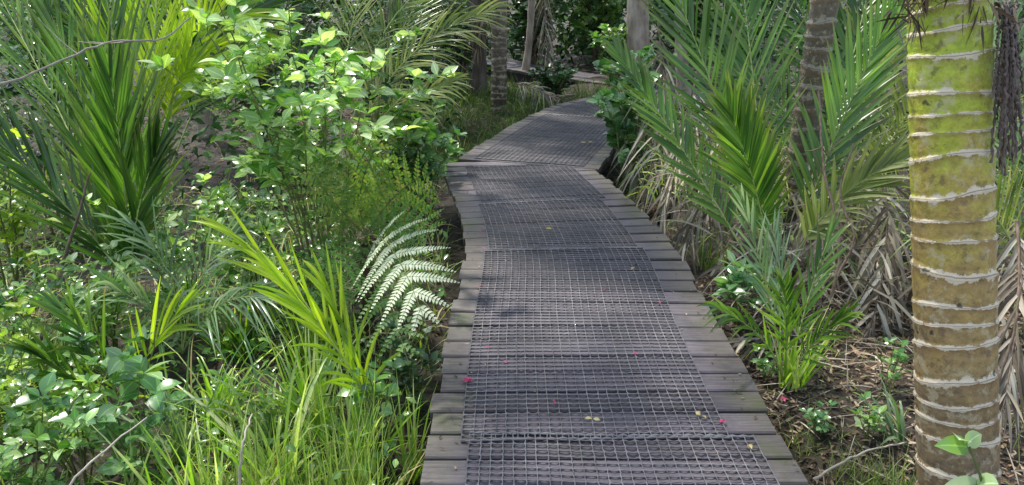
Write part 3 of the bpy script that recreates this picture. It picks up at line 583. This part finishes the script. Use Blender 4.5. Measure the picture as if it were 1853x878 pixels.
shrub('round_leaved_shrub','second round leaved shrub farther along the right edge','shrub',gp(1150,235),.95,.45,8,7,6,.14,.12,'leaf_blue',prof=RD,lo=.2,blen=.25,lean=(-.1,0))
shrub('glossy_sapling','small sapling with dark glossy toothed leaves right of the deck','sapling',gp(1335,590),.36,.22,5,5,6,.09,.04,'leaf_blue',lo=.4)
shrub('round_leaved_shrub','large leaved sprig at the right edge of the lower right corner by the trunk','shrub',P(1900,950,1.85)*[1,1,0]+[0,0,-.2],.72,.22,5,5,4,.09,.06,'leaf_pale',prof=RD,lo=.4,blen=.22,lean=(-.03,0))
shrub('leafy_shrub','green leafy shrub at the right edge beyond the trunk','shrub',gp(1900,560),1.4,.35,7,7,7,.11,.06,'leaf',lo=.4,blen=.25)
for lab,px,py,H,mt in [('low herb at the foot of the dead fronds left of the foreground trunk',1600,720,.3,'leaf'),('tiny seedling in the litter right of the netting end',1480,790,.14,'leaf_blue'),
 ('tiny pale seedling in the litter near the trunk foot',1570,800,.16,'leaf_pale'),('small leafy weed between the deck and the slender seedling palm',1385,690,.15,'leaf')]:
    shrub('herb_plant',lab,'herb',gp(px,py),H,H*.5,4,3,4,.05,.026,mt,lo=.3,r=.003)
for lab,px,py,s,H,sp,ns,ll,lw,mt,pf in [
 ('bright light green bush at top centre behind the far boardwalk',1080,110,15,2.3,1.0,14,.2,.13,'leaf_pale',RD),
 ('dark bush left of the bright bush at top centre',960,110,14.8,2.0,.9,12,.2,.09,'leaf_dark',LF),
 ('leafy bush right of the bright bush at top centre',1230,150,12.5,2.1,1.0,12,.2,.1,'leaf_dark',LF),
 ('dark green bush behind the arching olive fronds',760,160,9.5,1.9,.9,12,.14,.06,'leaf_dark',LF),
 ('shadowed bush filling the gap left of the dark trunks at the bend',830,130,12.5,2.0,1.0,14,.16,.07,'leaf_dark',LF),
 ('low bush in front of the far walkway',1000,165,11.6,.6,.5,9,.12,.05,'leaf_dark',LF),
 ('low leafy bush screening the right end of the far walkway',1110,150,12.0,.9,.5,9,.13,.07,'leaf',LF),
 ('mid green bush at the far left of the forest',120,200,8.5,2.2,1.2,12,.17,.07,'leaf',LF),
 ('tall bush behind the leafy shrub',480,220,8,2.2,1.1,12,.15,.065,'leaf_dark',LF),
 ('shadowed bush behind the grey ringed trunk',1500,180,9,2.0,1.1,12,.16,.06,'leaf_dark',LF)]:
    q=P(px,py,s); q[2]=float(gz(q[0],q[1])); shrub('bush',lab,'bush',q,H,sp,ns,10,10,ll,lw,mt,prof=pf,lo=.15,blen=.28,r=.015,smat='twig')
DG='dead palm fronds hanging among the plants on the right bank'; DLb='withered pale brown palm frond in the tangle right of the boardwalk'
for c,LL in [(((1190,40,6.8),(1215,200,6.6),(1165,370,6.2)),.5),(((1260,130,6.0),(1240,280,5.8),(1190,400,5.4)),.5),(((1310,230,5.5),(1290,350,5.3),(1240,440,5)),.45),
 (((1500,180,5.2),(1570,380,4.8),(1600,560,4.3)),.5),(((1470,250,4.9),(1500,430,4.6),(1470,600,4.2)),.45),(((1600,330,4.5),(1620,470,4.2),(1560,640,3.9)),.35),
 (((1400,330,5.2),(1560,400,4.9),(1640,520,4.4)),.45),(((1260,330,5.6),(1330,420,5.2),(1300,530,4.6)),.4),(((1560,560,4.3),(1480,600,4.0),(1330,620,3.7)),.3),
 (((1180,150,7.2),(1150,220,7.0),(1150,340,6.6)),.4)]:
    pts=bez(*[P(*q) for q in c]); t=thing('dead_frond',DLb,'dead frond',pts[-1],DG); L_,R_=MB(),MB(); frond(L_,R_,pts,sidevec(pts,.3),22,LL,.019,a0=36,start=.1,ld=.7,jit=.25)
    L_.build('leaflets',M['dead'],t,off=pts[-1]); R_.build('rachis',M['twig'],t,off=pts[-1])
for lab,c,LL,mt in [('grey dead frond hanging down at top centre',((985,-60,12.5),(983,30,12.4),(992,115,12.3)),.4,'dead'),
 ('dry brown frond lying beside the far bend on the left',((930,150,11.3),(980,165,10.6),(1035,190,10)),.45,'dead'),
 ('dry frond curling down at the right edge behind the trunk',((1840,400,3.2),(1855,540,3.1),(1815,740,2.9)),.25,'dead'),
 ('brown frond skirt hanging on the far ringed trunk',((905,-60,10.2),(880,10,10.2),(865,90,10.1)),.3,'litter'),
 ('brown dead frond hanging at upper left behind the shrub',((430,-20,8),(440,40,7.9),(400,120,7.8)),.5,'litter')]:
    pts=bez(*[P(*q) for q in c]); t=thing('dead_frond',lab,'dead frond',pts[-1]); L_,R_=MB(),MB(); frond(L_,R_,pts,sidevec(pts,.3),34,LL,.014,a0=35,start=.08,ld=.7,jit=.2)
    L_.build('leaflets',M[mt],t,off=pts[-1]); R_.build('rachis',M['twig'],t,off=pts[-1])
stick('bare_branch','crooked brown stem rising between the young palm and foreground trunk',[(1505,540,4.0),(1520,440,4.0),(1490,300,4.1),(1482,165,4.2)],.01,subs=6)
stick('bare_branch','second crooked brown stem near the foreground trunk',[(1515,500,3.9),(1545,430,3.9),(1520,350,4.0),(1545,260,4.0)],.008,subs=5)
stick('fallen_branch','dead branch lying on the soil behind the seedling palm',[(1450,705,3.55),(1530,700,3.5),(1620,705,3.45)],.014)
stick('dead_stick','thin dry stick on the soil near the foreground trunk',[(1470,868,2.72),(1560,820,2.8),(1640,800,2.85)],.006,'palewood')
stick('dead_stick','curving dry stalk at the right edge',[(1805,700,2.8),(1835,600,2.8),(1850,480,2.9)],.006)
for lab,px,py,n,L,Wd,rad,mt,kw in [
 ('arching green blade tuft just left of the foreground trunk',1625,800,14,.6,.018,.03,'palm_blue',dict(el=(55,85),dr=(.3,.8),az=150,azr=140)),
 ('fine grass tuft on bare soil at the bottom right',1540,870,80,.24,.0035,.08,'grass',{}),
 ('small fine grass tuft right of the deck corner',1460,810,40,.18,.0035,.08,'grass',{}),
 ('grass tuft against the foot of the foreground trunk',1620,900,110,.32,.0045,.09,'grass',{}),
 ('grass tuft growing against the deck right of the netting',1290,480,90,.4,.009,.12,'grass',{}),
 ('strappy green tuft at the foot of the slender seedling palm',1430,700,45,.5,.013,.05,'grass_bright',dict(el=(60,88),dr=(.05,.3)))]:
    tuft('grass_tuft',lab,'grass',gp(px,py),n,L,Wd,rad,mt,**kw)
mb=MB(); q=gp(1190,400); k=9; tube(mb,np.array([[0,0,z] for z in np.linspace(-.02,.2,k)]),.1*np.sin(np.linspace(.5,3.05,k)),10); n=120; an=RG.uniform(0,6.3,n); zz=RG.uniform(0,.18,n)
ribbons(mb,np.stack([.07*np.cos(an),.07*np.sin(an),zz],-1),np.stack([np.cos(an),np.sin(an),RG.uniform(-.5,1,n)],-1),RG.normal(0,1,(n,3)),.08,.008,.4,BL)
ob=mb.build('palm_stump',M['fernbark']); ob.location=tuple(q); tag(ob,'brown fibrous palm stump against the right edge of the deck','stump')
# ================================================================ fallen petals and leaves on the deck
def deckpt(px,py,z=.014):
    v=(py-439)/F; s=(CH-z)/(ST+v*CT); return P(px,py,s)
def bits(name,label,cat,px,py,n,L,Wd,mat,group=None,z=.012,prof=RD):
    q=deckpt(px,py,z); mb=MB(); a=np.arange(n)*2*np.pi/n+random.random()*6; d=np.stack([np.cos(a),np.sin(a),RG.uniform(.05,.5,n)],-1)
    ribbons(mb,d*[L*.1,L*.1,0],d,np.tile([0,0,1.],(n,1))+RG.normal(0,.3,(n,3)),L,Wd,.3,prof,.3); ob=mb.build(name,M[mat]); ob.location=tuple(q); tag(ob,label,cat,group)
bits('fallen_flower','crumpled bright pink flower on the boards near the left deck edge','flower',846,688,5,.022,.02,'pink')
bits('fallen_flower','pink flower near the right side of the netting at the bottom','flower',1308,762,4,.014,.013,'pink')
bits('fallen_flower','pink flower lying on the soil right of the deck','flower',1417,722,4,.018,.016,'pink',z=-.13)
for px,py in [(882,627),(866,520),(868,418),(876,449),(846,343),(1093,524),(1194,548),(915,655),(1003,727),(874,412),(1150,640)]:
    bits('fallen_petal','tiny pink petal lying on the boardwalk netting','petal',px,py,2,.012,.010,'pink','tiny pink petals scattered on the boardwalk')
bits('fallen_leaf','curled yellow leaf in the middle of the netting near the bottom','leaf',1072,758,2,.028,.017,'yellowleaf',prof=LF)
bits('fallen_leaf','cream triangular leaf on the boards at the lower right','leaf',1268,752,2,.025,.02,'yellowleaf',prof=LF)
bits('fallen_leaf','small yellow green leaf near the bottom right deck edge','leaf',1355,803,1,.034,.014,'yellowleaf',prof=LF)
bits('fallen_leaf','small brown leaf on the netting right of centre','leaf',1148,483,2,.04,.02,'litter',prof=LF)
bits('fallen_leaf','pale leaf on the netting seam in mid distance','leaf',1000,414,1,.045,.025,'yellowleaf',prof=LF)
bits('fallen_leaf','yellow leaf lying on the far boards near the corner','leaf',1062,258,2,.06,.03,'yellowleaf',prof=LF,z=.02)
mb=MB(); n=260; dd_=RG.uniform(1.5,p1.L-.3,n); uu_=RG.choice([-1,1],n)*(.64-np.abs(RG.normal(0,.16,n))); pp=p1.at(dd_,uu_,.006); a=RG.uniform(0,6.3,n)
ribbons(mb,pp,np.stack([np.cos(a),np.sin(a),RG.uniform(-.02,.2,n)],-1),np.tile([0,0,1.],(n,1))+RG.normal(0,.2,(n,3)),RG.uniform(.006,.03,n),RG.uniform(.003,.009,n),.1,LF,.2)
tag(mb.build('leaf_debris',M['litter']),'tiny brown crumbs of leaf scattered on the boards','leaf litter',kind='stuff')
# ================================================================ LIGHT, CAMERA
sc=bpy.context.scene
el=math.radians(60); rot=math.radians(-35)
w=bpy.data.worlds.new('World'); sc.world=w; w.use_nodes=True; nt=w.node_tree; bg=nt.nodes['Background']
sk=nt.nodes.new('ShaderNodeTexSky'); sk.sky_type='NISHITA'; sk.sun_disc=False; sk.sun_elevation=el; sk.sun_rotation=rot
hs=nt.nodes.new('ShaderNodeHueSaturation'); hs.inputs['Saturation'].default_value=.65; nt.links.new(sk.outputs[0],hs.inputs['Color'])
nt.links.new(hs.outputs[0],bg.inputs[0]); bg.inputs[1].default_value=.34
ld=bpy.data.lights.new('sun','SUN'); ld.energy=6.0; ld.angle=math.radians(3); ld.color=(1,.95,.85); lo=bpy.data.objects.new('sun',ld); C.objects.link(lo)
sd=Vector((math.sin(rot)*math.cos(el),math.cos(rot)*math.cos(el),math.sin(el))); lo.rotation_euler=(-sd).to_track_quat('-Z','Y').to_euler()
cam=bpy.data.cameras.new('camera'); co=bpy.data.objects.new('camera',cam); C.objects.link(co); co.location=(0,0,CH); co.rotation_euler=(math.radians(90)-TH,0,0)
cam.sensor_width=36; cam.lens=36*F/1853; cam.clip_end=300; cam.clip_start=.05; sc.camera=co
sc.view_settings.view_transform='Standard'; sc.view_settings.look='None'; sc.view_settings.exposure=0
